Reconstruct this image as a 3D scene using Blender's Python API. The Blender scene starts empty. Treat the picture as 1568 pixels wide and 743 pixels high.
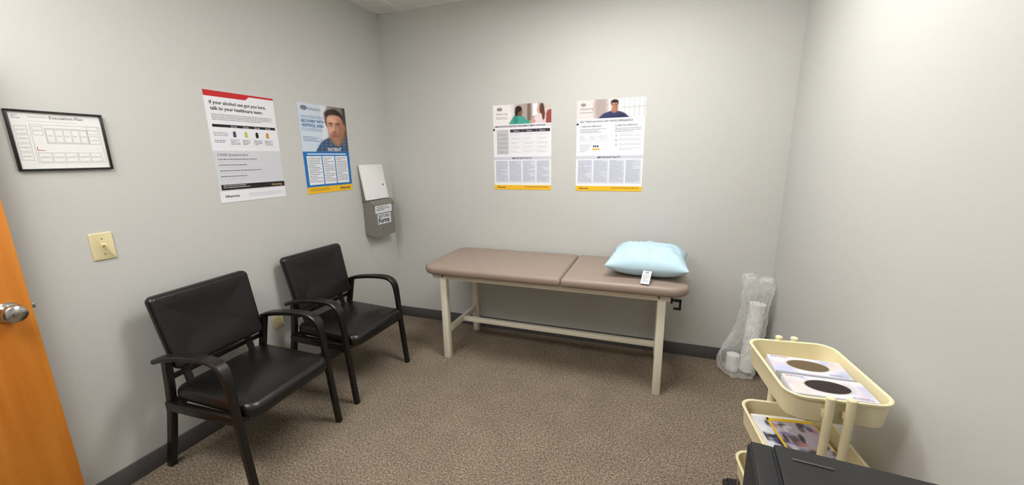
import bpy, bmesh, math, random
import numpy as np
from mathutils import Vector, Matrix, noise
random.seed(4); np.random.seed(3)
scene=bpy.context.scene
# ---------------------------------------------------------------- camera
YAW,PITCH,ROLL,F=20.372,12.32,-0.987,598.782
CX,CY,CH=2.346,-3.095,1.54
def cam_axes():
    y,q,r=[math.radians(a) for a in (YAW,PITCH,ROLL)]
    fwd=Vector((-math.sin(y)*math.cos(q),math.cos(y)*math.cos(q),-math.sin(q)))
    right=Vector((math.cos(y),math.sin(y),0)); up=right.cross(fwd)
    return math.cos(r)*right+math.sin(r)*up, -math.sin(r)*right+math.cos(r)*up, fwd
r_,u_,f_=cam_axes()
cd=bpy.data.cameras.new('camera'); cam=bpy.data.objects.new('camera',cd); scene.collection.objects.link(cam)
cd.sensor_width=36; cd.lens=F/1568*36; cd.clip_start=0.01
cam.matrix_world=Matrix((( r_.x,u_.x,-f_.x,CX),(r_.y,u_.y,-f_.y,CY),(r_.z,u_.z,-f_.z,CH),(0,0,0,1))); scene.camera=cam
scene.view_settings.view_transform='Standard'
# ---------------------------------------------------------------- materials
def lin(c):
    return tuple(((x/255)/12.92 if x/255<=.04045 else ((x/255+.055)/1.055)**2.4) for x in c)
MC={}
def mat(name,c,rough=.5,metal=0,spec=.5,bump=0,bscale=200,var=0,**kw):
    if name in MC: return MC[name]
    m=bpy.data.materials.new(name); m.use_nodes=True; nt=m.node_tree; b=nt.nodes['Principled BSDF']
    col=lin(c)+(1,)
    b.inputs['Base Color'].default_value=col; b.inputs['Roughness'].default_value=rough
    b.inputs['Metallic'].default_value=metal; b.inputs['Specular IOR Level'].default_value=spec
    for k,v in kw.items(): b.inputs[k.replace('_',' ')].default_value=v
    if bump or var:
        tc=nt.nodes.new('ShaderNodeTexCoord'); n=nt.nodes.new('ShaderNodeTexNoise'); n.inputs['Scale'].default_value=bscale; n.inputs['Detail'].default_value=4
        nt.links.new(tc.outputs['Object'],n.inputs['Vector'])
        if bump:
            bp=nt.nodes.new('ShaderNodeBump'); bp.inputs['Strength'].default_value=bump; bp.inputs['Distance'].default_value=.002
            nt.links.new(n.outputs['Fac'],bp.inputs['Height']); nt.links.new(bp.outputs['Normal'],b.inputs['Normal'])
        if var:
            mx=nt.nodes.new('ShaderNodeMix'); mx.data_type='RGBA'; mx.inputs[6].default_value=tuple(x*(1-var) for x in col[:3])+(1,); mx.inputs[7].default_value=tuple(min(1,x*(1+var)) for x in col[:3])+(1,)
            nt.links.new(n.outputs['Fac'],mx.inputs[0]); nt.links.new(mx.outputs[2],b.inputs['Base Color'])
    MC[name]=m; return m
def flatmat(c):
    return mat('print_%d_%d_%d'%tuple(c),c,rough=.55,spec=.25)
def carpet():
    m=bpy.data.materials.new('carpet'); m.use_nodes=True; nt=m.node_tree; b=nt.nodes['Principled BSDF']
    b.inputs['Roughness'].default_value=1; b.inputs['Specular IOR Level'].default_value=.05
    tc=nt.nodes.new('ShaderNodeTexCoord')
    n1=nt.nodes.new('ShaderNodeTexNoise'); n1.inputs['Scale'].default_value=105; n1.inputs['Detail'].default_value=6; n1.inputs['Roughness'].default_value=.8
    n2=nt.nodes.new('ShaderNodeTexNoise'); n2.inputs['Scale'].default_value=5; n2.inputs['Detail'].default_value=3
    n3=nt.nodes.new('ShaderNodeTexVoronoi'); n3.inputs['Scale'].default_value=170
    for n in (n1,n2,n3): nt.links.new(tc.outputs['Object'],n.inputs['Vector'])
    r=nt.nodes.new('ShaderNodeValToRGB'); e=r.color_ramp.elements
    e[0].position=.35; e[0].color=lin((78,69,58))+(1,); e[1].position=.66; e[1].color=lin((196,182,162))+(1,)
    q=e.new(.5); q.color=lin((132,119,103))+(1,)
    nt.links.new(n1.outputs['Fac'],r.inputs['Fac'])
    r2=nt.nodes.new('ShaderNodeValToRGB'); r2.color_ramp.elements[0].color=(.88,.88,.88,1); r2.color_ramp.elements[0].position=.35; r2.color_ramp.elements[1].position=.65
    nt.links.new(n2.outputs['Fac'],r2.inputs['Fac'])
    hs=nt.nodes.new('ShaderNodeMix'); hs.data_type='RGBA'; hs.blend_type='MULTIPLY'; hs.inputs[0].default_value=1
    nt.links.new(r.outputs['Color'],hs.inputs[6]); nt.links.new(r2.outputs['Color'],hs.inputs[7])
    h2=nt.nodes.new('ShaderNodeMix'); h2.data_type='RGBA'; h2.blend_type='MULTIPLY'; h2.inputs[0].default_value=.45
    r3=nt.nodes.new('ShaderNodeValToRGB'); r3.color_ramp.elements[0].color=(.5,.48,.46,1); r3.color_ramp.elements[1].color=(1.0,1,1,1); r3.color_ramp.elements[1].position=.4
    sp=nt.nodes.new('ShaderNodeSeparateColor'); nt.links.new(n3.outputs['Color'],sp.inputs[0]); nt.links.new(sp.outputs[0],r3.inputs['Fac'])
    nt.links.new(hs.outputs[2],h2.inputs[6]); nt.links.new(r3.outputs['Color'],h2.inputs[7])
    nt.links.new(h2.outputs[2],b.inputs['Base Color'])
    bp=nt.nodes.new('ShaderNodeBump'); bp.inputs['Strength'].default_value=.4; bp.inputs['Distance'].default_value=.003
    nt.links.new(n1.outputs['Fac'],bp.inputs['Height']); nt.links.new(bp.outputs['Normal'],b.inputs['Normal'])
    return m
WALL=mat('wall_paint',(200,200,196),rough=.5,spec=.4,bump=.12,bscale=260)
CARPET=carpet()
CEIL=mat('ceiling_tile',(232,231,227),rough=.9,bump=.6,bscale=160,var=.06)
GRID=mat('ceiling_grid_paint',(236,236,234),rough=.5)
BASE=mat('vinyl_baseboard',(84,83,83),rough=.5)
LEATHER=mat('black_vinyl',(20,18,18),rough=.32,spec=.5,bump=.35,bscale=22)
BLACKWOOD=mat('black_wood',(20,16,15),rough=.35,bump=.1,bscale=80)
TAUPE=mat('taupe_vinyl',(150,133,121),rough=.42,bump=.08,bscale=300)
CREAM=mat('cream_powdercoat',(230,224,206),rough=.45)
CARTC=mat('cart_cream',(234,223,184),rough=.42)
BLUE=mat('pillow_blue',(184,213,226),rough=.8,bump=.3,bscale=25)
WHITE=mat('white_plastic',(236,236,236),rough=.45)
IVORY=mat('ivory_plastic',(224,210,164),rough=.4)
GREYM=mat('grey_metal',(134,131,124),rough=.4,metal=.3,bump=.05)
CHROME=mat('satin_chrome',(190,188,184),rough=.22,metal=1)
BLACKP=mat('black_plastic',(20,20,22),rough=.4)
BLACKP2=mat('black_plastic_textured',(34,34,38),rough=.55,bump=.3,bscale=500)
PHOTO=bpy.data.materials.new('printed_photo'); PHOTO.use_nodes=True
_nt=PHOTO.node_tree; _b=_nt.nodes['Principled BSDF']; _b.inputs['Roughness'].default_value=.5; _b.inputs['Specular IOR Level'].default_value=.3
_a=_nt.nodes.new('ShaderNodeVertexColor'); _a.layer_name='ink'; _nt.links.new(_a.outputs['Color'],_b.inputs['Base Color'])
# ---------------------------------------------------------------- mesh helpers
def link(o,parent=None):
    scene.collection.objects.link(o)
    if parent: o.parent=parent
    return o
def empty(name,loc=(0,0,0),rz=0):
    e=bpy.data.objects.new(name,None); e.empty_display_size=.1; e.location=loc; e.rotation_euler=(0,0,rz); return link(e)
def mesh(name,vs,fs,m,parent=None,smooth=False,angle=None):
    me=bpy.data.meshes.new(name); me.from_pydata([tuple(v) for v in vs],[],fs); me.update()
    bm=bmesh.new(); bm.from_mesh(me); bmesh.ops.recalc_face_normals(bm,faces=bm.faces); bm.to_mesh(me); bm.free()
    if isinstance(m,(list,tuple)):
        for k in m: me.materials.append(k)
    else: me.materials.append(m)
    o=bpy.data.objects.new(name,me); link(o,parent)
    if smooth:
        me.polygons.foreach_set('use_smooth',[True]*len(me.polygons))
        try: me.set_sharp_from_angle(angle=math.radians(angle or 40))
        except Exception: pass
    return o
def box(name,x0,x1,y0,y1,z0,z1,m,parent=None,bev=0,seg=2):
    bm=bmesh.new(); bmesh.ops.create_cube(bm,size=1)
    for v in bm.verts: v.co=Vector(((x0+x1)/2+v.co.x*(x1-x0),(y0+y1)/2+v.co.y*(y1-y0),(z0+z1)/2+v.co.z*(z1-z0)))
    if bev: bmesh.ops.bevel(bm,geom=list(bm.edges),offset=bev,segments=seg,profile=.5,affect='EDGES')
    me=bpy.data.meshes.new(name); bm.to_mesh(me); bm.free(); me.materials.append(m)
    o=bpy.data.objects.new(name,me); link(o,parent)
    if bev:
        me.polygons.foreach_set('use_smooth',[True]*len(me.polygons))
        try: me.set_sharp_from_angle(angle=math.radians(50))
        except Exception: pass
    return o
def rr(x0,x1,y0,y1,r,n=6):
    r=max(.0005,min(r,(x1-x0)/2-.0001,(y1-y0)/2-.0001)); pts=[]
    for cx,cy,a0 in ((x1-r,y1-r,0),(x0+r,y1-r,90),(x0+r,y0+r,180),(x1-r,y0+r,270)):
        for i in range(n+1):
            a=math.radians(a0+90*i/n); pts.append((cx+r*math.cos(a),cy+r*math.sin(a)))
    return pts
def loft(name,layers,m,parent=None,n=6,T=None,smooth=True,angle=40,cap0=True,cap1=True):
    vs=[];fs=[];K=4*(n+1)
    for (x0,x1,y0,y1,r,z) in layers:
        for p in rr(x0,x1,y0,y1,r,n):
            v=Vector((p[0],p[1],z)); vs.append(T(v) if T else v)
    for i in range(len(layers)-1):
        for j in range(K):
            k=(j+1)%K; fs.append((i*K+j,i*K+k,(i+1)*K+k,(i+1)*K+j))
    if cap0: fs.append(tuple(range(K)))
    if cap1: fs.append(tuple((len(layers)-1)*K+j for j in range(K)))
    return mesh(name,vs,fs,m,parent,smooth,angle)
def pad_layers(x0,x1,y0,y1,z0,z1,r,e,crown=.004,n=5):
    L=[]
    for i in range(n+1):
        a=math.pi/2*i/n; ins=e*(1-math.sin(a)); L.append((x0+ins,x1-ins,y0+ins,y1-ins,max(.001,r-ins),z0+e*(1-math.cos(a))))
    for i in range(n+1):
        a=math.pi/2*i/n; ins=e*(1-math.cos(a)); L.append((x0+ins,x1-ins,y0+ins,y1-ins,max(.001,r-ins),z1-e*(1-math.sin(a))))
    w=min(x1-x0,y1-y0)/2
    for t in (.25,.55,.8):
        ins=e+(w-e)*t*.95; L.append((x0+ins,x1-ins,y0+ins,y1-ins,max(.001,r-ins*.5),z1+crown*(1-(1-t)**2)))
    return L
def tube(name,pts,rad,m,parent=None,seg=12,caps=True):
    pts=[Vector(p) for p in pts]; vs=[];fs=[]
    if not isinstance(rad,(list,tuple)): rad=[rad]*len(pts)
    prev=None
    for i,p in enumerate(pts):
        d=(pts[min(i+1,len(pts)-1)]-pts[max(i-1,0)]).normalized()
        if prev is None: a=d.orthogonal().normalized()
        else: a=(prev-d*prev.dot(d)).normalized()
        prev=a; b=d.cross(a)
        for k in range(seg):
            t=2*math.pi*k/seg; vs.append(p+rad[i]*(math.cos(t)*a+math.sin(t)*b))
    for i in range(len(pts)-1):
        for k in range(seg):
            q=(k+1)%seg; fs.append((i*seg+k,i*seg+q,(i+1)*seg+q,(i+1)*seg+k))
    if caps: fs.append(tuple(range(seg))); fs.append(tuple((len(pts)-1)*seg+k for k in range(seg)))
    return mesh(name,vs,fs,m,parent,True,50)
def sweep(name,pts,ws,ts,side,m,parent=None,bev=.006):
    pts=[Vector(p) for p in pts]; side=Vector(side).normalized(); vs=[];fs=[]; N=len(pts)
    for i,p in enumerate(pts):
        d=(pts[min(i+1,N-1)]-pts[max(i-1,0)]).normalized(); nrm=d.cross(side).normalized()
        w=ws[i]/2;t=ts[i]/2;b=min(bev,t*.8,w*.8)
        for a,c in ((w,t-b),(w-b,t),(-w+b,t),(-w,t-b),(-w,-t+b),(-w+b,-t),(w-b,-t),(w,-t+b)):
            vs.append(p+side*a+nrm*c)
    for i in range(N-1):
        for k in range(8):
            q=(k+1)%8; fs.append((i*8+k,i*8+q,(i+1)*8+q,(i+1)*8+k))
    fs.append(tuple(range(8))); fs.append(tuple((N-1)*8+k for k in range(8)))
    return mesh(name,vs,fs,m,parent,True,35)
def smoothpath(P,n=8):
    P=[Vector(p) for p in P]; out=[]
    Q=[2*P[0]-P[1]]+P+[2*P[-1]-P[-2]]
    for i in range(1,len(Q)-2):
        for k in range(n):
            t=k/n; a,b,c,d=Q[i-1],Q[i],Q[i+1],Q[i+2]
            out.append(.5*((2*b)+(c-a)*t+(2*a-5*b+4*c-d)*t*t+(3*b-a-3*c+d)*t**3))
    out.append(P[-1]); return out
def closed(pts,n=5):
    P=[(p[0],p[1],0) for p in pts]; P=P+P[:3]
    q=smoothpath(P,n); return q[n:n*(len(pts)+1)]
# ---------------------------------------------------------------- flat printed things
class Flat:
    """collects coloured shapes lying on one sheet; u right, v down, in fractions"""
    def __init__(s,name,O,U,V,N,W,H,parent=None,thick=.0015,base=(236,236,238)):
        s.name=name;s.O=Vector(O);s.U=Vector(U);s.V=Vector(V);s.N=Vector(N);s.W=W;s.H=H;s.parent=parent
        s.vs=[];s.fs=[];s.mi=[];s.ms=[];s.t=thick;s.photos=[]
        P=[(0,0),(1,0),(1,1),(0,1)]
        b=len(s.vs)
        for d in (0,thick):
            for u,v in P: s.vs.append(s.pt(u,v,d-thick))
        k=s.mid(base)
        for f in ((0,1,2,3),(4,5,6,7),(0,1,5,4),(1,2,6,5),(2,3,7,6),(3,0,4,7)): s.fs.append(tuple(b+i for i in f)); s.mi.append(k)
    def pt(s,u,v,d): return s.O+s.U*(u*s.W)+s.V*(v*s.H)+s.N*(d+s.t)
    def mid(s,c):
        m=c if isinstance(c,bpy.types.Material) else flatmat(c)
        if m not in s.ms: s.ms.append(m)
        return s.ms.index(m)
    def poly(s,pts,c,l=1):
        b=len(s.vs)
        for u,v in pts: s.vs.append(s.pt(u,v,l*.00025))
        s.fs.append(tuple(range(b,b+len(pts)))); s.mi.append(s.mid(c))
    def rect(s,u0,v0,u1,v1,c,l=1): s.poly([(u0,v0),(u1,v0),(u1,v1),(u0,v1)],c,l)
    def ell(s,cu,cv,ru,rv,c,l=1,rot=0,n=28):
        P=[]
        for i in range(n):
            a=2*math.pi*i/n; x=ru*s.W*math.cos(a); y=rv*s.H*math.sin(a)
            X=x*math.cos(rot)-y*math.sin(rot); Y=x*math.sin(rot)+y*math.cos(rot)
            P.append((min(1,max(0,cu+X/s.W)),min(1,max(0,cv+Y/s.H))))
        s.poly(P,c,l)
    def frame(s,u0,v0,u1,v1,c,l=2,t=.0015):
        a=t/s.W;b=t/s.H
        s.rect(u0,v0,u1,v0+b,c,l);s.rect(u0,v1-b,u1,v1,c,l);s.rect(u0,v0,u0+a,v1,c,l);s.rect(u1-a,v0,u1,v1,c,l)
    def lines(s,u0,v0,u1,v1,n,c,l=2,fill=.42):
        st=(v1-v0)/n
        for i in range(n):
            e=u1 if random.random()<.65 else u0+(u1-u0)*random.uniform(.4,.95)
            u=u0
            while u<e-1e-4:
                w=random.uniform(.012,.05)
                s.rect(u,v0+i*st,min(e,u+w),v0+(i+fill)*st,c,l); u+=w+.006
    def text(s,t,u,v,w,c,l=2,bold=.0,h=None):
        cu=bpy.data.curves.new('t','FONT'); cu.body=t; cu.size=1; cu.offset=bold; cu.resolution_u=2
        o=bpy.data.objects.new('t',cu); scene.collection.objects.link(o)
        dg=bpy.context.evaluated_depsgraph_get(); dg.update(); me=o.evaluated_get(dg).to_mesh()
        if len(me.vertices):
            xs=[q.co.x for q in me.vertices]; ys=[q.co.y for q in me.vertices]
            sc=(w*s.W)/(max(xs)-min(xs)) if h is None else h/.7
            x0=min(xs); y1=max(ys); b=len(s.vs)
            for q in me.vertices:
                s.vs.append(s.O+s.U*(u*s.W+(q.co.x-x0)*sc)+s.V*(v*s.H+(y1-q.co.y)*sc)+s.N*(s.t+l*.00025))
            k=s.mid(c)
            for pl in me.polygons: s.fs.append(tuple(b+i for i in pl.vertices)); s.mi.append(k)
        o.evaluated_get(dg).to_mesh_clear(); bpy.data.objects.remove(o); bpy.data.curves.remove(cu)
    def photo(s,u0,v0,u1,v1,layers,l=1,nu=130,grain=.03):
        """soft-shaded printed picture: layers ('e',cu,cv,ru,rv,soft,rgb[,alpha]) or ('p',pts,soft,rgb[,alpha])"""
        asp=s.H/s.W; nv=max(8,int(nu*(v1-v0)*asp/(u1-u0)))
        uu,vv=np.meshgrid(np.linspace(u0,u1,nu+1),np.linspace(v0,v1,nv+1))
        C=np.zeros(uu.shape+(3,)); C[:]=(200,200,200)
        for L in layers:
            if L[0]=='e':
                _,cu,cv,ru,rv,so,c=L[:7]; al=L[7] if len(L)>7 else 1
                d=1-np.sqrt(((uu-cu)/ru)**2+((vv-cv)/rv)**2); a=np.clip(d/so+.5,0,1)*al
            else:
                _,pts,so,c=L[:4]; al=L[4] if len(L)>4 else 1
                P=[(q.x,q.y) for q in closed(pts,4)] if len(pts)>4 else pts
                ins=np.zeros(uu.shape,bool); dm=np.full(uu.shape,9.)
                for i in range(len(P)):
                    (x1,y1),(x2,y2)=P[i],P[(i+1)%len(P)]
                    if y1!=y2:
                        cr=((y1>vv)!=(y2>vv))&(uu<(x2-x1)*(vv-y1)/(y2-y1)+x1); ins^=cr
                    ax,ay,bx,by=x1,y1*asp,x2,y2*asp; dx,dy=bx-ax,by-ay; q=dx*dx+dy*dy+1e-12
                    t=np.clip(((uu-ax)*dx+(vv*asp-ay)*dy)/q,0,1)
                    dm=np.minimum(dm,np.hypot(uu-ax-t*dx,vv*asp-ay-t*dy))
                a=np.clip(np.where(ins,dm,-dm)/so+.5,0,1)*al
            a=a[...,None]*1.0; a=a*a*(3-2*a) if al==1 else a
            C=C*(1-a)+np.array(c,float)*a
        C*=1+np.random.uniform(-grain,grain,uu.shape)[...,None]
        C=np.clip(C,0,255)/255; C=np.where(C<=.04045,C/12.92,((C+.055)/1.055)**2.4)
        s.photos.append((u0,v0,u1,v1,nu,nv,uu,vv,C,l))
    def build(s):
        me=bpy.data.meshes.new(s.name); me.from_pydata([tuple(v) for v in s.vs],[],s.fs)
        for m in s.ms: me.materials.append(m)
        me.polygons.foreach_set('material_index',s.mi); me.update()
        o=bpy.data.objects.new(s.name,me); link(o,s.parent)
        for i,(u0,v0,u1,v1,nu,nv,uu,vv,C,l) in enumerate(s.photos):
            vs=[tuple(s.pt(float(a),float(b),l*.00025)) for a,b in zip(uu.ravel(),vv.ravel())]
            fs=[(j*(nu+1)+k,j*(nu+1)+k+1,(j+1)*(nu+1)+k+1,(j+1)*(nu+1)+k) for j in range(nv) for k in range(nu)]
            pm=bpy.data.meshes.new('printed_picture'); pm.from_pydata(vs,[],fs); pm.materials.append(PHOTO)
            at=pm.color_attributes.new('ink','FLOAT_COLOR','POINT')
            at.data.foreach_set('color',np.concatenate([C.reshape(-1,3),np.ones((C.size//3,1))],1).ravel().astype(np.float32))
            link(bpy.data.objects.new('printed_picture_%d'%i,pm),o)
        return o
# ---------------------------------------------------------------- room
W=3.145;H=2.763;YR=-3.36
box('floor',-.1,W+.1,-4.7,.1,-.1,0,CARPET)
box('ceiling',-.1,W+.1,-4.7,.1,H,H+.1,CEIL)
box('wall_left',-.1,0,-4.7,.1,0,H,WALL)
box('wall_right',W,W+.1,-4.7,.1,0,H,WALL)
box('wall_back',0,W,0,.1,0,H,WALL)
e=empty('wall_rear')
box('wall_panel',1.02,W,YR-.1,YR,0,H,WALL,e); box('wall_panel_b',0,.04,YR-.1,YR,0,H,WALL,e); box('wall_header',.04,1.02,YR-.1,YR,2.06,H,WALL,e)
box('wall_hall',0,W,-4.7,-4.6,0,H,WALL)
box('baseboard_back',0,W,-.008,0,0,.1,BASE,None,.002)
box('baseboard_left',0,.008,YR,0,0,.1,BASE,None,.002)
box('baseboard_right',W-.008,W,YR,0,0,.1,BASE,None,.002)
box('baseboard_rear',1.08,W,YR,YR+.008,0,.1,BASE,None,.002)
FR=mat('door_frame_paint',(104,94,84),rough=.45)
e=empty('trim_door_frame')
box('jamb_hinge',.035,.045,YR-.12,YR+.02,0,2.06,FR,e); box('jamb_strike',1.015,1.07,YR-.12,YR+.02,0,2.06,FR,e); box('head',.035,1.07,YR-.12,YR+.02,2.055,2.1,FR,e)
vs=[];fs=[]
def addbox(vs,fs,x0,x1,y0,y1,z0,z1):
    b=len(vs)
    for z in (z0,z1):
        for x,y in ((x0,y0),(x1,y0),(x1,y1),(x0,y1)): vs.append((x,y,z))
    for f in ((0,1,2,3),(4,5,6,7),(0,1,5,4),(1,2,6,5),(2,3,7,6),(3,0,4,7)): fs.append(tuple(b+i for i in f))
for i in range(6):
    x=.24+.61*i
    if x<W: addbox(vs,fs,x-.012,x+.012,YR,0,H-.006,H)
for i in range(6):
    y=-.3-.61*i
    if y>YR: addbox(vs,fs,0,W,y-.012,y+.012,H-.005,H)
addbox(vs,fs,0,.022,YR,0,H-.004,H);addbox(vs,fs,W-.022,W,YR,0,H-.004,H);addbox(vs,fs,0,W,-.022,0,H-.004,H)
mesh('trim_ceiling_grid',vs,fs,GRID)
def emit(name,c,s):
    m=bpy.data.materials.new(name); m.use_nodes=True; nt=m.node_tree; nt.nodes.clear()
    e=nt.nodes.new('ShaderNodeEmission'); e.inputs[0].default_value=c+(1,); e.inputs[1].default_value=s
    o=nt.nodes.new('ShaderNodeOutputMaterial'); nt.links.new(e.outputs[0],o.inputs[0]); return m
LENS=emit('troffer_lens',(1,.985,.96),22.5)
def troffer(x0,x1,y0,y1):
    e=empty('ceiling_light_panel')
    box('lens',x0+.03,x1-.03,y0+.03,y1-.03,H-.014,H-.010,LENS,e)
    for n,a in (('rim_a',(x0,x0+.03,y0,y1)),('rim_b',(x1-.03,x1,y0,y1)),('rim_c',(x0+.03,x1-.03,y0,y0+.03)),('rim_d',(x0+.03,x1-.03,y1-.03,y1))):
        box(n,*a,H-.02,H-.004,GRID,e)
troffer(1.46,2.68,-1.52,-.91)
troffer(.24,1.46,-3.35,-2.74)
# ---------------------------------------------------------------- posters
INK=(40,40,46);GR=(150,152,160);LG=(196,200,210)
p=Flat('alcohol_awareness_poster',(0.0005,-1.564,1.93),(0,1,0),(0,0,-1),(1,0,0),.423,.621,base=(232,232,238))
p.poly([(0,0),(1,0),(1,.018),(.62,.018),(.56,.05),(0,.05)],(196,44,46))
p.text('If your alcohol use got you here,',.06,.085,.80,INK,bold=.02)
p.text('talk to your healthcare team.',.06,.135,.74,INK,bold=.02)
p.lines(.06,.2,.93,.26,4,GR); p.rect(.05,.29,.97,.315,(36,34,40)); 
for i in range(4): p.text('Drink',.3+i*.17,.296,.08,(230,230,230),l=3)
for i,c in enumerate(((70,80,110),(190,200,90),(40,36,44),(214,140,50))):
    cx=.33+i*.165; p.rect(cx-.022,.36,cx+.022,.40,c); p.ell(cx,.358,.022,.009,c,2); p.rect(cx-.008,.345,cx+.008,.36,c,3)
p.lines(.05,.36,.24,.40,3,GR); 
for i in range(4): p.lines(.26+i*.17,.425,.39+i*.17,.475,4,(120,122,132))
p.lines(.05,.43,.2,.46,2,(120,122,132)); p.rect(.05,.415,.97,.4165,LG); p.rect(.05,.485,.97,.4865,LG)
p.rect(0,.525,1,.895,(208,209,216)); p.text('CAGE Questionnaire',.05,.55,.42,(70,70,80),l=3)
for i,w in enumerate((.55,.62,.6,.66)):
    p.lines(.05,.60+i*.052,.05+w,.612+i*.052,1,(110,110,122),l=3,fill=.6); p.rect(.05,.625+i*.052,.95,.6262+i*.052,(180,182,190),3)
p.rect(0.03,.835,1,.885,(40,36,40),3); p.lines(.06,.842,.7,.876,2,(190,190,190),l=4); p.text('Screening',.78,.85,.17,(235,200,120),l=4)
p.text('Alkermes',.06,.93,.2,(60,60,70),bold=.02); p.lines(.4,.93,.95,.97,3,LG)
p.build()
# ---- recovery poster with portrait
p=Flat('recovery_portrait_poster',(0.0005,-.961,1.935),(0,1,0),(0,0,-1),(1,0,0),.444,.632,base=(186,206,226))
SK=(206,156,130)
Ls=[('p',[(-.1,-.1),(1.1,-.1),(1.1,.6),(-.1,.6)],.01,(206,218,232)),
 ('e',.95,.15,.42,.34,.9,(128,118,112)),('p',[(.42,-.1),(.58,-.1),(.56,.40),(.44,.40)],.08,(222,226,232)),('e',1.0,.45,.2,.2,.8,(74,70,74)),
 ('p',[(.93,-.1),(1.1,-.1),(1.1,.4),(.93,.4)],.05,(70,62,58)),
 ('p',[(.28,.56),(.34,.46),(.44,.40),(.58,.365),(.74,.38),(.90,.345),(1.05,.36),(1.1,.6),(.7,.6)],.03,(58,80,112))]
for i in range(7): Ls.append(('p',[(.40+i*.1,.38),(.415+i*.1,.38),(.40+i*.1,.56),(.385+i*.1,.56)],.02,(124,146,176),.6))
for i in range(4): Ls.append(('p',[(.3,.41+i*.035),(1.05,.40+i*.035),(1.05,.408+i*.035),(.3,.418+i*.035)],.02,(128,150,182),.5))
Ls+=[('p',[(.62,.34),(.84,.32),(.86,.40),(.76,.46),(.65,.42)],.03,(166,116,92)),
 ('e',.74,.165,.215,.135,.16,(42,32,28)),('e',.66,.10,.14,.06,.5,(62,48,42)),
 ('e',.945,.24,.03,.035,.3,(176,124,100)),
 ('p',[(.56,.15),(.62,.105),(.74,.095),(.86,.11),(.925,.18),(.93,.27),(.88,.36),(.78,.425),(.68,.41),(.60,.34),(.56,.24)],.03,SK),
 ('e',.88,.27,.10,.14,.9,(158,108,86),.75),('e',.66,.16,.10,.04,.9,(232,186,160),.8),('e',.63,.27,.05,.03,.9,(228,176,150),.7),
 ('e',.73,.37,.16,.065,.6,(142,104,86),.6),('e',.71,.315,.07,.012,.5,(140,100,82),.7),
 ('e',.645,.208,.05,.018,.8,(146,100,80),.8),('e',.80,.208,.055,.018,.8,(140,96,76),.8),
 ('e',.645,.190,.05,.006,.5,(66,46,38),.9),('e',.80,.190,.055,.006,.5,(66,46,38),.9),
 ('e',.648,.212,.026,.006,.5,(232,222,214),.8),('e',.798,.212,.028,.006,.5,(226,214,206),.8),('e',.65,.212,.011,.007,.5,(48,40,40)),('e',.797,.212,.011,.007,.5,(48,40,40)),
 ('e',.735,.255,.02,.045,.9,(176,124,100),.7),('e',.70,.25,.012,.045,.9,(234,190,164),.8),('e',.715,.29,.045,.01,.7,(132,86,70),.8),
 ('e',.715,.345,.065,.007,.6,(128,66,60),.9),('e',.715,.354,.05,.008,.7,(190,120,108),.8)]
p.photo(0,0,1,.525,Ls,1,150)
p.ell(.12,.05,.07,.025,(120,124,134),2); p.text('Advancing',.2,.035,.25,(110,112,120)); p.lines(.2,.065,.42,.08,1,GR)
p.text('HELP REINFORCE',.04,.13,.48,(110,150,190),l=3,bold=.0); p.text('RECOVERY WITH',.04,.175,.46,(30,96,160),l=3,bold=.03); p.text('VIVITROL AND',.04,.22,.44,(30,96,160),l=3,bold=.03); p.text('COUNSELING',.04,.265,.4,(110,150,190),l=3)
p.lines(.04,.36,.36,.42,4,(110,140,170),l=3)
p.text('PATIENT',.52,.48,.3,(240,240,240),l=12,bold=.02)
p.rect(0,.525,1,.925,(44,116,184)); p.rect(.08,.545,.92,.56,(200,220,240),2)
for a,b,c,d in ((.06,.575,.36,.9),(.38,.575,.64,.9),(.66,.575,.94,.9)):
    p.rect(a,b,c,d,(232,236,242),2); p.lines(a+.02,b+.02,c-.02,d-.02,14,(150,154,164),l=3)
p.rect(0,.925,1,1,(238,190,50),2); p.text('Alkermes',.7,.945,.24,INK,l=3,bold=.02); p.lines(.05,.945,.45,.98,2,(160,120,30),l=3)
p.build()
def facts(p):
    p.rect(0,.605,1,.64,(206,208,220)); p.text('IMPORTANT FACTS',.33,.612,.34,(60,60,80),l=3,bold=.02)
    for i in range(4):
        a=.03+i*.24; p.rect(a,.65,a+.225,.915,(212,216,228)); p.lines(a+.01,.66,a+.21,.9,17,(168,172,188),l=3)
    p.rect(0,.945,1,1,(242,190,46),2); p.text('Alkermes',.05,.96,.15,INK,l=3,bold=.02); p.lines(.55,.96,.95,.985,1,(170,130,40),l=3)
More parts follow.
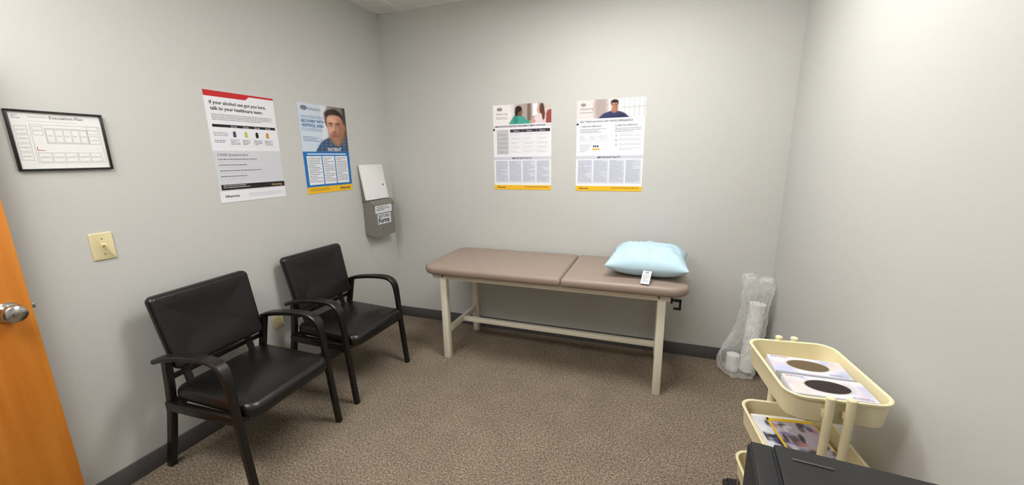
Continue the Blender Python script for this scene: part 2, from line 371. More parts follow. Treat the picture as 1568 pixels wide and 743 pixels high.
# ---- medication options
p=Flat('medication_options_poster',(1.05,-.0005,1.952),(1,0,0),(0,0,-1),(0,-1,0),.492,.677,base=(236,236,240))
Ls=[('p',[(-.1,-.1),(1.1,-.1),(1.1,.3),(-.1,.3)],.01,(222,214,212)),
 ('e',.12,.1,.3,.2,.9,(236,232,232)),('e',.7,.05,.3,.2,.9,(172,158,150)),('p',[(.60,-.1),(.66,-.1),(.66,.3),(.60,.3)],.03,(120,100,92)),('p',[(.69,.0),(.78,.0),(.78,.14),(.69,.14)],.03,(236,238,242)),
 ('p',[(.84,-.05),(1.1,-.05),(1.1,.12),(.84,.12)],.05,(206,196,190)),
 ('p',[(.30,.25),(.33,.17),(.38,.135),(.46,.12),(.53,.14),(.60,.185),(.70,.20),(.68,.25)],.025,(66,160,146)),('e',.40,.17,.04,.05,.8,(40,122,112),.7),
 ('e',.47,.09,.05,.048,.25,(112,76,58)),('e',.45,.055,.058,.034,.3,(30,22,22)),('e',.415,.09,.028,.045,.4,(32,24,24)),('e',.50,.10,.02,.02,.8,(150,104,80),.7),
 ('p',[(.68,.25),(.72,.16),(.78,.12),(.86,.12),(.93,.15),(.96,.25)],.03,(226,206,212)),('p',[(.92,.25),(.92,.12),(.96,.08),(1.02,.1),(1.02,.25)],.02,(150,70,66)),
 ('e',.80,.075,.04,.042,.3,(210,166,142)),('e',.845,.065,.04,.06,.4,(86,54,42)),('e',.87,.13,.025,.06,.6,(92,58,46)),('e',.69,.2,.05,.02,.5,(204,156,132))]
p.photo(0,0,1,.225,Ls,1,130)
p.ell(.12,.05,.05,.02,(150,140,140),2); p.text('Advancing',.06,.09,.2,(110,104,110)); p.lines(.06,.14,.26,.17,2,GR)
p.rect(0,.235,1,.26,(216,212,220)); p.text('MEDICATION-ASSISTED TREATMENT (MAT) OPTIONS',.04,.238,.86,(40,40,60),l=3,bold=.02)
p.rect(.3,.285,.98,.32,(62,52,66)); 
for i in range(3): p.text('Option',.36+i*.22,.294,.1,(220,220,220),l=3)
p.rect(.06,.285,.27,.575,(196,196,200)); 
for i in range(5): p.lines(.08,.335+i*.05,.25,.36+i*.05,2,(160,160,168),l=3); p.rect(.06,.325+i*.05,.98,.3265+i*.05,LG,3)
for i in range(3): p.rect(.29+i*.23,.285,.293+i*.23,.575,LG,3); [p.lines(.31+i*.23,.335+k*.05,.49+i*.23,.362+k*.05,2,(204,204,214),l=3) for k in range(5)]
facts(p); p.rect(0,.27,.03,.295,INK,3)
p.build()
# ---- dependence poster
p=Flat('dependence_treatment_poster',(1.741,-.0005,1.947),(1,0,0),(0,0,-1),(0,-1,0),.496,.674,base=(236,236,240))
Ls=[('p',[(-.1,-.1),(1.1,-.1),(1.1,.3),(-.1,.3)],.01,(224,216,214)),('e',.36,.08,.1,.2,.9,(176,160,156)),('p',[(.66,-.1),(1.1,-.1),(1.1,.3),(.66,.3)],.06,(232,234,240))]
for i in range(5): Ls.append(('p',[(.70+i*.07,-.1),(.708+i*.07,-.1),(.708+i*.07,.3),(.70+i*.07,.3)],.012,(166,160,162),.8))
Ls+=[('p',[(.66,.09),(1.1,.09),(1.1,.10),(.66,.10)],.012,(170,166,168),.7),
 ('p',[(.34,.23),(.38,.165),(.45,.14),(.53,.125),(.61,.13),(.70,.155),(.76,.19),(.78,.23)],.02,(48,52,92)),('e',.66,.19,.06,.04,.8,(32,34,66),.7),
 ('p',[(.525,.09),(.595,.09),(.60,.135),(.56,.15),(.52,.135)],.02,(160,110,88)),
 ('e',.56,.045,.056,.035,.25,(30,24,24)),('e',.56,.07,.045,.05,.22,(188,136,110)),('e',.59,.08,.02,.04,.9,(140,96,76),.7),('e',.56,.028,.05,.017,.5,(30,24,24)),
 ('e',.542,.064,.011,.005,.5,(60,42,38),.9),('e',.578,.064,.011,.005,.5,(60,42,38),.9),('e',.56,.098,.018,.004,.5,(120,70,62),.9),('e',.557,.082,.008,.008,.8,(150,104,84),.8)]
p.photo(0,0,1,.2,Ls,1,130)
p.ell(.1,.05,.04,.018,(150,140,140),2); p.text('Advancing',.05,.08,.2,(110,104,110)); p.lines(.05,.13,.25,.15,1,GR)
p.text('HELP TREAT ALCOHOL AND OPIOID DEPENDENCE',.05,.222,.78,(40,40,70),l=3,bold=.02); p.rect(0,.215,1,.218,LG); p.rect(0,.245,.03,.265,INK,3)
p.text('1. DIRECTED APPROACH',.06,.275,.32,(60,60,80),l=3,bold=.02); p.text('2. DIRECTED APPROACH',.58,.275,.32,(60,60,80),l=3,bold=.02)
p.lines(.06,.31,.45,.36,3,GR); p.lines(.58,.31,.95,.36,3,GR)
for i in range(3): p.lines(.06+i*.15,.385,.18+i*.15,.44,4,(190,194,204)); p.frame(.05+i*.15,.375,.19+i*.15,.45,LG)
for v in (.39,.44,.49): p.ell(.6,v,.016,.011,(130,132,146)); p.ell(.6,v,.010,.007,(236,236,240),2)
for i in range(4): p.lines(.65,.375+i*.05,.95,.405+i*.05,2,(190,194,204))
for i in range(3): p.rect(.26+i*.03,.49,.282+i*.03,.51,(60,70,96),3)
p.rect(.25,.525,.36,.54,(236,176,40),3); p.lines(.06,.48,.22,.57,5,(180,184,194)); p.rect(.25,.49,.252,.51,INK)
facts(p); p.build()
# ---- evacuation plan
e=empty('framed_evacuation_plan')
y0,y1,z0,z1=-2.300,-2.020,1.521,1.750
p=Flat('plan_sheet',(0.003,y0,z1),(0,1,0),(0,0,-1),(1,0,0),y1-y0,z1-z0,parent=e,thick=.003,base=(232,232,230))
GL=(150,150,154)
p.text('Evacuation Plan',.42,.07,.36,(90,90,90),l=2,bold=.0); p.text('Westbrooke Offices',.2,.085,.2,(150,150,150),l=2)
p.rect(.2,.165,.7,.168,(190,150,150),2)
def bx(u0,v0,u1,v1): p.frame(u0,v0,u1,v1,GL,2,.0008); p.lines(u0+.015,(v0+v1)/2-.01,u1-.015,(v0+v1)/2+.02,1,(190,190,192),3)
for i in range(4): bx(.05,.25+i*.15,.17,.38+i*.15)
for u in (.35,.44,.53,.62,.71): bx(u,.3,u+.08,.52)
for u in (.22,.36,.5,.64,.78): bx(u,.7,u+.13,.86)
bx(.8,.22,.93,.36);bx(.8,.4,.93,.54);bx(.22,.25,.32,.4)
p.frame(.2,.22,.95,.88,(170,170,170),2,.0009); p.rect(.22,.60,.228,.66,(196,110,104),3); p.rect(.22,.655,.30,.665,(196,110,104),3); p.frame(.34,.28,.8,.54,(130,130,130),2,.001)
p.lines(.05,.07,.14,.14,3,GL,2); p.build()
for n,a in (('frame_top',(y0-.003,y1+.003,z1-.005,z1+.003)),('frame_bottom',(y0-.003,y1+.003,z0-.003,z0+.005)),('frame_l',(y0-.003,y0+.005,z0,z1)),('frame_r',(y1-.005,y1+.003,z0,z1))):
    box(n,0.0005,.014,a[0],a[1],a[2],a[3],BLACKP,e,.0015)
# ---- switch + outlet
e=empty('light_switch')
y,z=-2.114,1.176
loft('plate',[(-.041,.041,-.062,.062,.006,0),(-.041,.041,-.062,.062,.006,.003),(-.038,.038,-.059,.059,.005,.006)],IVORY,e,T=lambda v:Vector((.0005+v.z,y+v.x,z+v.y)))
box('slot_bezel',.006,.008,y-.007,y+.007,z-.014,z+.014,IVORY,e,.001)
tube('toggle',[(.006,y,z),(.014,y,z+.005),(.022,y,z+.011)],[.0055,.005,.0042],IVORY,e)
for dz in (-.035,.035): tube('screw_%s'%('a' if dz<0 else 'b'),[(.006,y,z+dz),(.0075,y,z+dz)],.0035,CHROME,e)
e=empty('wall_outlet')
y,z=-1.33,.50
loft('plate',[(-.037,.037,-.06,.06,.006,0),(-.037,.037,-.06,.06,.006,.003),(-.034,.034,-.057,.057,.005,.006)],IVORY,e,T=lambda v:Vector((.0005+v.z,y+v.x,z+v.y)))
DK=mat('slot_dark',(50,44,34))
for k,dz in enumerate((-.022,.022)):
    loft('receptacle_%d'%k,[(-.016,.016,-.014,.014,.01,.006),(-.016,.016,-.014,.014,.01,.009)],IVORY,e,T=lambda v:Vector((v.z,y+v.x,z+dz+v.y)))
    for s in (-.006,.006): box('slot_%d_%s'%(k,'l' if s<0 else 'r'),.0088,.0094,y+s-.001,y+s+.001,z+dz-.004,z+dz+.005,DK,e)
# ---------------------------------------------------------------- door leaf
DOOR=bpy.data.materials.new('orange_wood'); DOOR.use_nodes=True
nt=DOOR.node_tree;b=nt.nodes['Principled BSDF'];b.inputs['Roughness'].default_value=.38
tc=nt.nodes.new('ShaderNodeTexCoord');mp=nt.nodes.new('ShaderNodeMapping');mp.inputs['Scale'].default_value=(1,9,.5)
n=nt.nodes.new('ShaderNodeTexNoise');n.inputs['Scale'].default_value=3;n.inputs['Detail'].default_value=6
r=nt.nodes.new('ShaderNodeValToRGB');r.color_ramp.elements[0].color=lin((200,116,34))+(1,);r.color_ramp.elements[1].color=lin((220,140,50))+(1,);r.color_ramp.elements[0].position=.3;r.color_ramp.elements[1].position=.7
nt.links.new(tc.outputs['Object'],mp.inputs['Vector']);nt.links.new(mp.outputs['Vector'],n.inputs['Vector']);nt.links.new(n.outputs['Fac'],r.inputs['Fac']);nt.links.new(r.outputs['Color'],b.inputs['Base Color'])
e=empty('door_1')
DX=.118; DY=-2.404
box('leaf',DX-.044,DX,-3.30,DY,.008,2.04,DOOR,e,.0015)
box('latch_plate',DX-.033,DX-.011,DY-.0005,DY+.002,.98,1.04,CHROME,e)
box('latch_bolt',DX-.029,DX-.015,DY+.001,DY+.014,1.0,1.02,CHROME,e,.002)
ky,kz=DY-.062,1.01
def lathe(name,prof,m,parent,T,seg=32):
    vs=[];fs=[]
    for r,z in prof:
        for k in range(seg):
            a=2*math.pi*k/seg; vs.append(T(Vector((r*math.cos(a),r*math.sin(a),z))))
    for i in range(len(prof)-1):
        for k in range(seg):
            q=(k+1)%seg; fs.append((i*seg+k,i*seg+q,(i+1)*seg+q,(i+1)*seg+k))
    fs.append(tuple(range(seg)));fs.append(tuple((len(prof)-1)*seg+k for k in range(seg)))
    return mesh(name,vs,fs,m,parent,True,35)
lathe('knob',[(.038,0),(.038,.004),(.034,.009),(.016,.012),(.014,.026),(.024,.032),(.031,.040),(.033,.050),(.031,.060),(.022,.067),(.008,.069)],CHROME,e,lambda v:Vector((DX+v.z,ky+v.x,kz+v.y)))
for i,z in enumerate((.25,1.05,1.8)):
    tube('hinge_%d'%i,[(DX-.044,-3.306,z),(DX-.044,-3.306,z+.1)],.007,CHROME,e); box('hinge_leaf_%d'%i,.045,DX-.044,-3.345,-3.306,z,z+.1,CHROME,e)
# ---------------------------------------------------------------- wall boxes
e=empty('metal_forms_drop_box')
bx0,by0,by1=.1,-.415,-.135
def prism(name,sec,y0,y1,m,parent,bev=.003):
    vs=[(x,y0,z) for x,z in sec]+[(x,y1,z) for x,z in sec];N=len(sec)
    fs=[tuple(range(N)),tuple(range(N,2*N))]+[(i,(i+1)%N,N+(i+1)%N,N+i) for i in range(N)]
    o=mesh(name,vs,fs,m,parent); 
    md=o.modifiers.new('b','BEVEL'); md.width=bev; md.segments=2; md.limit_method='ANGLE'
    return o
prism('case',[(0.001,.90),(.1,.885),(.1,1.165),(.08,1.190),(.001,1.190)],by0,by1,GREYM,e)
prism('lid',[(.001,1.190),(.083,1.190),(.107,1.155),(.110,1.161),(.086,1.197),(.001,1.197)],by0-.004,by1+.004,GREYM,e,.001)
p=Flat('labels',(.1005,by0,1.16),(0,1,0),(0,0,-1),(1,0,0),by1-by0,.28,parent=e,thick=.0005,base=GREYM)
p.rect(.1,.02,.9,.27,(226,228,232),2); p.text('PROPERTY OF',.2,.06,.5,INK,l=3); p.lines(.15,.13,.8,.22,2,(90,90,100),l=3)
p.rect(.18,.3,.82,.62,(220,222,226),2); p.text('RETURN',.25,.33,.5,INK,l=3,bold=.01); p.text('Forms',.22,.43,.52,(20,20,24),l=3,bold=.03)
p.build()
tube('lock',[(.1,-.29,.945),(.108,-.29,.945)],.009,CHROME,e)
e=empty('white_key_cabinet')
def lean(v):
    return Vector((.010+(v.z)+(.30-v.y)*.15, -.44+v.x, 1.203+v.y))
loft('cabinet',[(0,.285,0,.295,.006,0),(0,.285,0,.295,.006,.016),(.003,.282,.003,.292,.005,.019)],WHITE,e,T=lean)
tube('key_lock',[lean(Vector((.235,.12,.019))),lean(Vector((.235,.12,.025)))],.008,CHROME,e)
# ---------------------------------------------------------------- chairs
def chair(loc,rz,name='guest_armchair'):
    c=empty(name,loc,rz)
    for s in (-1,1):
        y=.275*s
        P=smoothpath([(.10,y+.008*s,.632),(.16,y+.006*s,.650),(.27,y,.668),(.38,y,.676),(.455,y,.672),(.500,y,.650),(.522,y,.605),(.532,y,.52),(.548,y,.30),(.575,y,0)],6)
        N=len(P); ws=[];ts=[]
        for q in P:
            t=min(1,max(0,(q.z-.5)/.14)) if q.x>.4 else 1
            ws.append(.032+.022*t); ts.append(.034-.010*t)
        sweep('arm_and_leg_%s'%('l' if s>0 else 'r'),P,ws,ts,(0,1,0),BLACKWOOD,c,.006)
        yy=.252*s
        P=smoothpath([(-.03,yy,0),(.03,yy,.2),(.08,yy,.4),(.125,yy+.010*s,.634)],5)
        sweep('rear_leg_%s'%('l' if s>0 else 'r'),P,[.032]*len(P),[.038]*len(P),(0,1,0),BLACKWOOD,c,.005)
        box('side_rail_%s'%('l' if s>0 else 'r'),.07,.53,y-.016-.012*s,y+.016-.012*s,.355,.40,BLACKWOOD,c,.004)
        P=smoothpath([(.13,.17*s,.38),(.108,.17*s,.46),(.080,.17*s,.56),(.035,.17*s,.70)],4)
        sweep('back_support_%s'%('l' if s>0 else 'r'),P,[.035]*len(P),[.014]*len(P),(0,1,0),BLACKWOOD,c,.003)
    box('front_rail',.505,.535,-.26,.26,.355,.40,BLACKWOOD,c,.004)
    box('rear_rail',.07,.10,-.26,.26,.355,.40,BLACKWOOD,c,.004)
    box('lumbar_rail',.080,.100,-.25,.25,.505,.530,BLACKWOOD,c,.004)
    def seatT(v):
        f=max(0,(v.x-.42)/.14); return Vector((v.x,v.y,v.z-.020*f*f))
    loft('seat',pad_layers(.09,.595,-.252,.252,.395,.470,.06,.03,.008),LEATHER,c,T=seatT)
    def backT(v):
        h=v.y; tp=1+.06*(h/.37-.5)
        return Vector((.107-.21*h+v.z*1.0+.30*v.x*v.x-.015*math.sin(h/.37*math.pi), v.x*tp, .555+h*.98))
    loft('back_rest',pad_layers(-.245,.245,0,.375,-.025,.028,.03,.022,.006),LEATHER,c,T=backT)
    return c
chair((.03,-1.06,0),0)
chair((.068,-1.82,0),math.radians(3))
# ---------------------------------------------------------------- exam table
x0,x1,y0,y1=.870,2.415,-.61,-.08
e=empty('exam_table')
ztop=.695
for i,(x,y) in enumerate(((x0,y0),(x1,y0),(x0,y1),(x1,y1))):
    box('leg_%d'%i,x-.025,x+.025,y-.025,y+.025,0,ztop-.005,CREAM,e,.005)
    box('foot_%d'%i,x-.02,x+.02,y-.02,y+.02,0,.004,BLACKP,e)
box('rail_front',x0-.09,x1+.05,y0-.02,y0+.02,ztop-.045,ztop,CREAM,e,.003)
box('rail_back',x0-.09,x1+.05,y1-.02,y1+.02,ztop-.045,ztop,CREAM,e,.003)
for n,x in (('l',x0),('r',x1)):
    box('rail_end_'+n,x-.02,x+.02,y0,y1,ztop-.045,ztop-.001,CREAM,e,.003)
    box('stretcher_'+n,x-.015,x+.015,y0,y1,.20,.245,CREAM,e,.003)
box('stretcher_long',x0,x1,(y0+y1)/2-.02,(y0+y1)/2+.02,.205,.24,CREAM,e,.003)
box('hinge_crossbar',1.765,1.805,y0,y1,ztop-.045,ztop-.002,CREAM,e,.003)
cx0,cx1,cy0,cy1=x0-.155,x1+.155,y0-.09,y1+.055
xs=1.785
def rr4(x0,x1,y0,y1,rs,n=8):
    pts=[]
    for (cx,cy,a0),r in zip(((1,1,0),(-1,1,90),(-1,-1,180),(1,-1,270)),rs):
        X=(x1-r) if cx>0 else (x0+r); Y=(y1-r) if cy>0 else (y0+r)
        for i in range(n+1):
            a=math.radians(a0+90*i/n); pts.append((X+r*math.cos(a),Y+r*math.sin(a)))
    return pts
def cushion(name,a,b,rl,rrr,m=TAUPE):
    z0,z1,eb=ztop+.001,ztop+.068,.028; vs=[];fs=[];K=36;lay=[]
    for i in range(6):
        t=math.pi/2*i/5; lay.append((eb*(1-math.sin(t)),z0+eb*(1-math.cos(t))))
    for i in range(6):
        t=math.pi/2*i/5; lay.append((eb*(1-math.cos(t)),z1-eb*(1-math.sin(t))))
    lay+=[(.08,z1+.003),(.15,z1+.005),(.25,z1+.006)]
    for ins,z in lay:
        for px,py in rr4(a+ins,b-ins,cy0+ins,cy1-ins,[max(.004,q-ins) for q in (rrr,rl,rl,rrr)]): vs.append((px,py,z))
    for i in range(len(lay)-1):
        for j in range(K):
            k=(j+1)%K; fs.append((i*K+j,i*K+k,(i+1)*K+k,(i+1)*K+j))
    fs.append(tuple(range(K)));fs.append(tuple((len(lay)-1)*K+j for j in range(K)))
    return mesh(name,vs,fs,m,e,True,40)
cushion('cushion_long',cx0,xs-.001,.12,.012)
cushion('cushion_head',xs+.001,cx1,.012,.12)
for i,(x,y) in enumerate(((x0,y0),(x1-.02,y0))):
    tube('bolt_%d'%i,[(x-.0,y-.019,ztop-.02),(x,y-.025,ztop-.02)],.008,CHROME,e)
box('clamp_plate',x1+.05,x1+.062,y0-.02,y0+.05,ztop-.055,ztop-.005,BLACKP,e,.002)
box('clamp_arm',x1+.06,x1+.11,y0-.015,y0-.003,ztop-.042,ztop-.026,BLACKP,e,.002)
box('clamp_hook_a',x1+.098,x1+.112,y0-.015,y0-.003,ztop-.09,ztop-.026,BLACKP,e,.002)
box('clamp_hook_b',x1+.068,x1+.112,y0-.015,y0-.003,ztop-.094,ztop-.080,BLACKP,e,.002)
# ---------------------------------------------------------------- pillow
def pillow(cx,cy,zb,w,d,t,rz):
    e=empty('blue_pillow'); n=56; vs=[];fs=[]
    for side in (1,-1):
        for j in range(n+1):
            for i in range(n+1):
                a=-1+2*i/n;b=-1+2*j/n
                f=max(0,(1-abs(a)**3.2))**.6*max(0,(1-abs(b)**3.2))**.6
                X=a*w/2*(1-.07*(1-b*b)*abs(a)**3+ .02*abs(a*b)); Y=b*d/2*(1-.07*(1-a*a)*abs(b)**3)
                wr=.012*noise.noise(Vector((a*2.5+5,b*2.5,side)))+.007*noise.noise(Vector((a*6,b*6+3,side)))
                wr-=.014*abs(noise.noise(Vector((a*3.5+1,b*3.5+7,side))))
                ed=min(1,(1-max(abs(a),abs(b)))*4)
                z=(t*.55*f+wr*ed) if side>0 else (-t*.45*f*.9)
                z+= .006*(abs(a)*abs(b))**3
                if side<0: z=max(z,-t*.36)
                z+=.36*t
                c,s=math.cos(rz),math.sin(rz)
                vs.append((cx+X*c-Y*s,cy+X*s+Y*c,zb+z))
    m=(n+1)**2
    for s in (0,1):
        for j in range(n):
            for i in range(n):
                q=s*m+j*(n+1)+i; fs.append((q,q+1,q+n+2,q+n+1))
    o=mesh('cushion_body',vs,fs,BLUE,e,True,80)
    bm=bmesh.new();bm.from_mesh(o.data);bmesh.ops.remove_doubles(bm,verts=bm.verts,dist=.0008);bmesh.ops.recalc_face_normals(bm,faces=bm.faces);bm.to_mesh(o.data);bm.free()
    o.data.polygons.foreach_set('use_smooth',[True]*len(o.data.polygons))
    return e
zc=ztop+.0745
pe=pillow(2.315,-.37,zc,.50,.50,.20,math.radians(-2))
tg=Flat('tag',(2.295,-.605,zc+.062),(.98,-.15,0),(-.12,-.78,-.60),(-.08,-.6,.8),.052,.10,parent=pe,thick=.0006,base=(236,236,238))
tg.lines(.1,.3,.9,.9,7,(120,120,130)); tg.rect(.3,.05,.7,.2,(150,150,160)); tg.build()
# ---------------------------------------------------------------- plastic bag
PL=bpy.data.materials.new('clear_plastic'); PL.use_nodes=True; nt=PL.node_tree; b=nt.nodes['Principled BSDF']
b.inputs['Base Color'].default_value=(1,1,1,1); b.inputs['Roughness'].default_value=.14
tr=nt.nodes.new('ShaderNodeBsdfTransparent'); mx=nt.nodes.new('ShaderNodeMixShader')
tl=nt.nodes.new('ShaderNodeBsdfTranslucent'); tl.inputs[0].default_value=(1,1,1,1)
m2=nt.nodes.new('ShaderNodeMixShader'); m2.inputs[0].default_value=.35; nt.links.new(b.outputs[0],m2.inputs[1]); nt.links.new(tl.outputs[0],m2.inputs[2])
lw=nt.nodes.new('ShaderNodeLayerWeight'); lw.inputs['Blend'].default_value=.35
mr=nt.nodes.new('ShaderNodeMapRange'); mr.inputs['To Min'].default_value=.24; mr.inputs['To Max'].default_value=.66
nt.links.new(lw.outputs['Facing'],mr.inputs['Value']); nt.links.new(mr.outputs['Result'],mx.inputs[0])
out=nt.nodes['Material Output']; nt.links.new(tr.outputs[0],mx.inputs[1]); nt.links.new(m2.outputs[0],mx.inputs[2]); nt.links.new(mx.outputs[0],out.inputs[0])
e=empty('plastic_bag_of_paper_rolls')
prof=[(.05,0.003),(.105,.006),(.124,.05),(.118,.13),(.108,.22),(.098,.32),(.088,.40),(.080,.46),(.080,.52),(.084,.59),(.088,.65),(.074,.705),(.03,.72)]
cl=[2.965,2.965,2.965,2.972,2.985,3.003,3.018,3.028,3.030,3.032,3.032,3.030,3.025]
vs=[];fs=[];seg=110
rows=100
for j in range(rows+1):
    t=j/rows*(len(prof)-1);i=min(int(t),len(prof)-2);f=t-i
    R=prof[i][0]*(1-f)+prof[i+1][0]*f;Z=prof[i][1]*(1-f)+prof[i+1][1]*f;X=cl[i]*(1-f)+cl[i+1]*f;Y=-.15
    for k in range(seg):
        a=2*math.pi*k/seg
        q=Vector((math.cos(a)*1.9+Z*3,math.sin(a)*1.9,Z*5))
        dr=1+.30*noise.noise(q*.8)+.22*abs(noise.noise(q*2.1))-.16*abs(noise.noise(q*3.7))+.03*noise.noise(q*8)
        rad=R*dr
        x=X+rad*math.cos(a); y=Y+rad*math.sin(a)*.95
        vs.append((min(x,W-.014),min(y,-.014),max(.002,Z+(.05*noise.noise(q*.9) if j>10 else 0))))
for j in range(rows):
    for k in range(seg):
        q=(k+1)%seg; fs.append((j*seg+k,j*seg+q,(j+1)*seg+q,(j+1)*seg+k))
fs.append(tuple(range(seg)));fs.append(tuple(rows*seg+k for k in range(seg)))
mesh('bag_film',vs,fs,PL,e,True,24)
PAPER=mat('paper_roll',(242,242,240),rough=.8)
for i,(x,y,h,z,dx) in enumerate(((3.02,-.15,.50,.03,.02),(2.93,-.14,.12,.01,.0))):
    tube('roll_%d'%i,[(x,y,z),(x+dx,y,z+h)],.042 if i else .050,PAPER,e,28)
# ---------------------------------------------------------------- utility cart
CA=math.radians(6); CXY=(2.91,-1.515)
cart=empty('utility_cart',(CXY[0],CXY[1],0),CA)
hw,hl=.148,.205
def tray(name,zr,dep):
    zb=zr-dep
    L=[(-hw+.02,hw-.02,-hl+.02,hl-.02,.04,zb),(-hw+.006,hw-.006,-hl+.006,hl-.006,.05,zb+.012),(-hw,hw,-hl,hl,.055,zr-.012),(-hw-.006,hw+.006,-hl-.006,hl+.006,.06,zr-.010),(-hw-.007,hw+.007,-hl-.007,hl+.007,.06,zr-.002),(-hw-.003,hw+.003,-hl-.003,hl+.003,.057,zr),
       (-hw+.004,hw-.004,-hl+.004,hl-.004,.052,zr-.003),(-hw+.010,hw-.010,-hl+.010,hl-.010,.046,zb+.016),(-hw+.022,hw-.022,-hl+.022,hl-.022,.04,zb+.005)]
    loft(name,L,CARTC,cart,n=8)
for n,z,d in (('tray_top',.78,.10),('tray_middle',.495,.10),('tray_bottom',.235,.10)): tray(n,z,d)
for s in (-1,1):
    for k in (-1,1):
        ux=k*.028-(.012 if s<0 else 0)
        P=[(ux,s*(hl+.014),.09),(ux,s*(hl+.014),.785)]
        tube('upright_%d_%d'%(s+1,k+1),P,.0125,CARTC,cart,16)
        lathe('cap_%d_%d'%(s+1,k+1),[(.0125,0),(.0135,.002),(.0125,.006),(.005,.010)],CARTC,cart,lambda v,ux=ux,s=s:Vector((ux,s*(hl+.014),.785))+v,16)
        for z in (.73,.445,.185): box('bracket_%d_%d_%d'%(s+1,k+1,int(z*100)),ux-.015,ux+.015,min(s*(hl-.002),s*(hl+.016)),max(s*(hl-.002),s*(hl+.016)),z-.012,z+.012,CARTC,cart,.002)
        x=k*(hw-.022);y=s*(hl-.025); ox,oy=-.022,.030
        tube('caster_stem_%d_%d'%(s+1,k+1),[(x,y,.055),(x,y,.137)],.008,CHROME,cart)
        for w in (-.014,.014): tube('wheel_%d_%d_%d'%(s+1,k+1,w>0),[(x+ox+w-.008,y+oy,.03),(x+ox+w+.008,y+oy,.03)],.03,BLACKP,cart,24)
        box('caster_hood_%d_%d'%(s+1,k+1),x-.034,x+.014,y-.012,y+.044,.050,.066,BLACKP,cart,.004)
LAV=mat('glove_box_card',(220,219,230),rough=.5,var=.05,bscale=12); HOLE=mat('box_opening',(44,36,36),rough=.9)
def glovebox(name,loc,rz,c2):
    g=empty(name,loc,rz); HH=.072
    box('carton',-.118,.118,-.062,.062,0,HH,LAV,g,.002)
    f=Flat('print',(-.117,.061,HH+.0003),(1,0,0),(0,-1,0),(0,0,1),.234,.122,parent=g,thick=.0004,base=(222,221,233))
    Ls=[('p',[(-1,-1),(2,-1),(2,2),(-1,2)],.01,(226,225,234))]
    for k in range(16): Ls.append(('e',random.choice([random.uniform(0,.25),random.uniform(.75,1)]),random.uniform(0,1),random.uniform(.06,.14),random.uniform(.1,.3),.9,random.choice([(216,196,208),(186,192,228),(234,228,236),(180,188,216),(222,204,196)]),.75))
    f.photo(0,0,1,1,Ls,1,90,.01)
    f.ell(.5,.48,.30,.36,(196,188,176),2); f.ell(.5,.48,.28,.32,HOLE if c2 else (104,88,66),3)
    f.text('EXAM GLOVES',.04,.05,.24,(110,110,150),l=2.5,bold=.02); f.lines(.72,.85,.96,.97,2,(130,130,160),l=2.5); f.build()
    f=Flat('side_print',(-.117,-.0622,HH-.001),(1,0,0),(0,0,-1),(0,-1,0),.234,.07,parent=g,thick=.0004,base=(228,227,236))
    f.text('nitrile exam gloves',.08,.2,.5,(100,100,150),l=2,bold=.02); f.rect(.74,.1,.95,.9,(190,170,206),1); f.lines(.1,.5,.6,.85,4,(140,140,160)); f.build()
    return g
def cartpt(x,y,z):
    return (CXY[0]+x*math.cos(CA)-y*math.sin(CA),CXY[1]+x*math.sin(CA)+y*math.cos(CA),z)
glovebox('glove_box',cartpt(.006,.040,.686),math.radians(1),False)
glovebox('glove_box',cartpt(.008,-.100,.686),math.radians(3),True)
e=empty('brochure_stack')
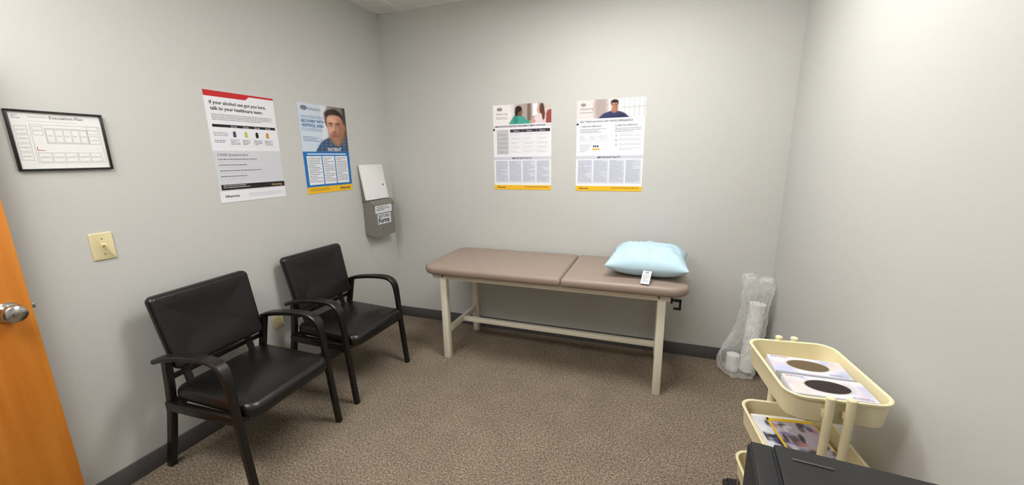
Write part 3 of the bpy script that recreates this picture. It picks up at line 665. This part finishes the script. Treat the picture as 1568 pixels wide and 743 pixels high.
for i in range(13):
    c=(244,240,234) if i%3 else (236,190,60)
    top=i>=11
    a=math.radians(6+random.uniform(-2,2)+(3 if i==12 else 0)); U=Vector((math.cos(a),math.sin(a),0)); V=Vector((math.sin(a),-math.cos(a),0))
    O=Vector(cartpt(-.118+(.05 if i==12 else 0)+random.uniform(0,.004),.165+(-.02 if i==12 else 0),.402+i*.0042))
    f=Flat('brochure_%d'%i,O,U,V,(0,0,1),.17 if i==12 else .20,.27,parent=e,thick=.0036,base=c)
    if top:
        Ls=[('p',[(-1,-1),(2,-1),(2,2),(-1,2)],.01,(190,180,196) if i==12 else (222,224,234))]
        pal=[(96,80,90),(190,130,130),(214,204,218),(120,126,170),(232,232,238),(190,160,140),(60,50,60),(210,180,200)] if i==12 else [(40,44,80),(226,226,232),(70,90,140),(236,236,240),(30,30,44)]
        for k in range(60): Ls.append(('e',random.uniform(0,1),random.uniform(.1,1),random.uniform(.04,.12),random.uniform(.03,.09),.6,random.choice(pal),.8))
        f.photo(.03,.07,.97,.98,Ls,1,80); f.rect(0,0,1,.06,(244,206,60) if i==12 else (240,240,240),2)
        if i==12: f.rect(0,0,.04,1,(244,206,60),2); f.text('Advancing',.1,.10,.3,(240,240,240),l=3)
    f.build()
# ---------------------------------------------------------------- printer on cabinet
PA=math.radians(-5)
CAB=mat('dark_laminate',(46,44,46),rough=.5)
e=empty('storage_cabinet',(2.60,-2.075,0),PA)
box('carcass',.02,.49,-.475,-.015,.04,.50,CAB,e,.003); box('plinth',.04,.49,-.455,-.035,0,.04,BLACKP,e); box('door_panel',.013,.02,-.465,-.025,.06,.48,CAB,e,.002)
tube('handle',[(.013,-.12,.30),(-.008,-.12,.30),(-.008,-.12,.40),(.013,-.12,.40)],.004,CHROME,e)
e=empty('laser_printer',(2.60,-2.075,0),PA)
pz=.835; PW=.48; PD=.465
loft('body',[(.01,PW,-PD,0,.02,.502),(0,PW,-PD,0,.02,.52),(0,PW,-PD,0,.015,pz-.02),(.004,PW-.004,-PD+.004,-.004,.012,pz-.012)],BLACKP2,e)
box('scanner_lid',.055,PW-.005,-PD+.01,-.006,pz-.012,pz,BLACKP,e,.004)
box('lid_slot',.085,.165,-.052,-.046,pz,pz+.0015,mat('slot_grey',(70,70,74)),e,.0004)
box('control_strip',.006,.05,-PD+.02,-.01,pz-.014,pz-.006,BLACKP,e,.002)
# ---------------------------------------------------------------- world
w=bpy.data.worlds.new('world'); scene.world=w; w.use_nodes=True
w.node_tree.nodes['Background'].inputs[0].default_value=(.5,.5,.5,1); w.node_tree.nodes['Background'].inputs[1].default_value=.3
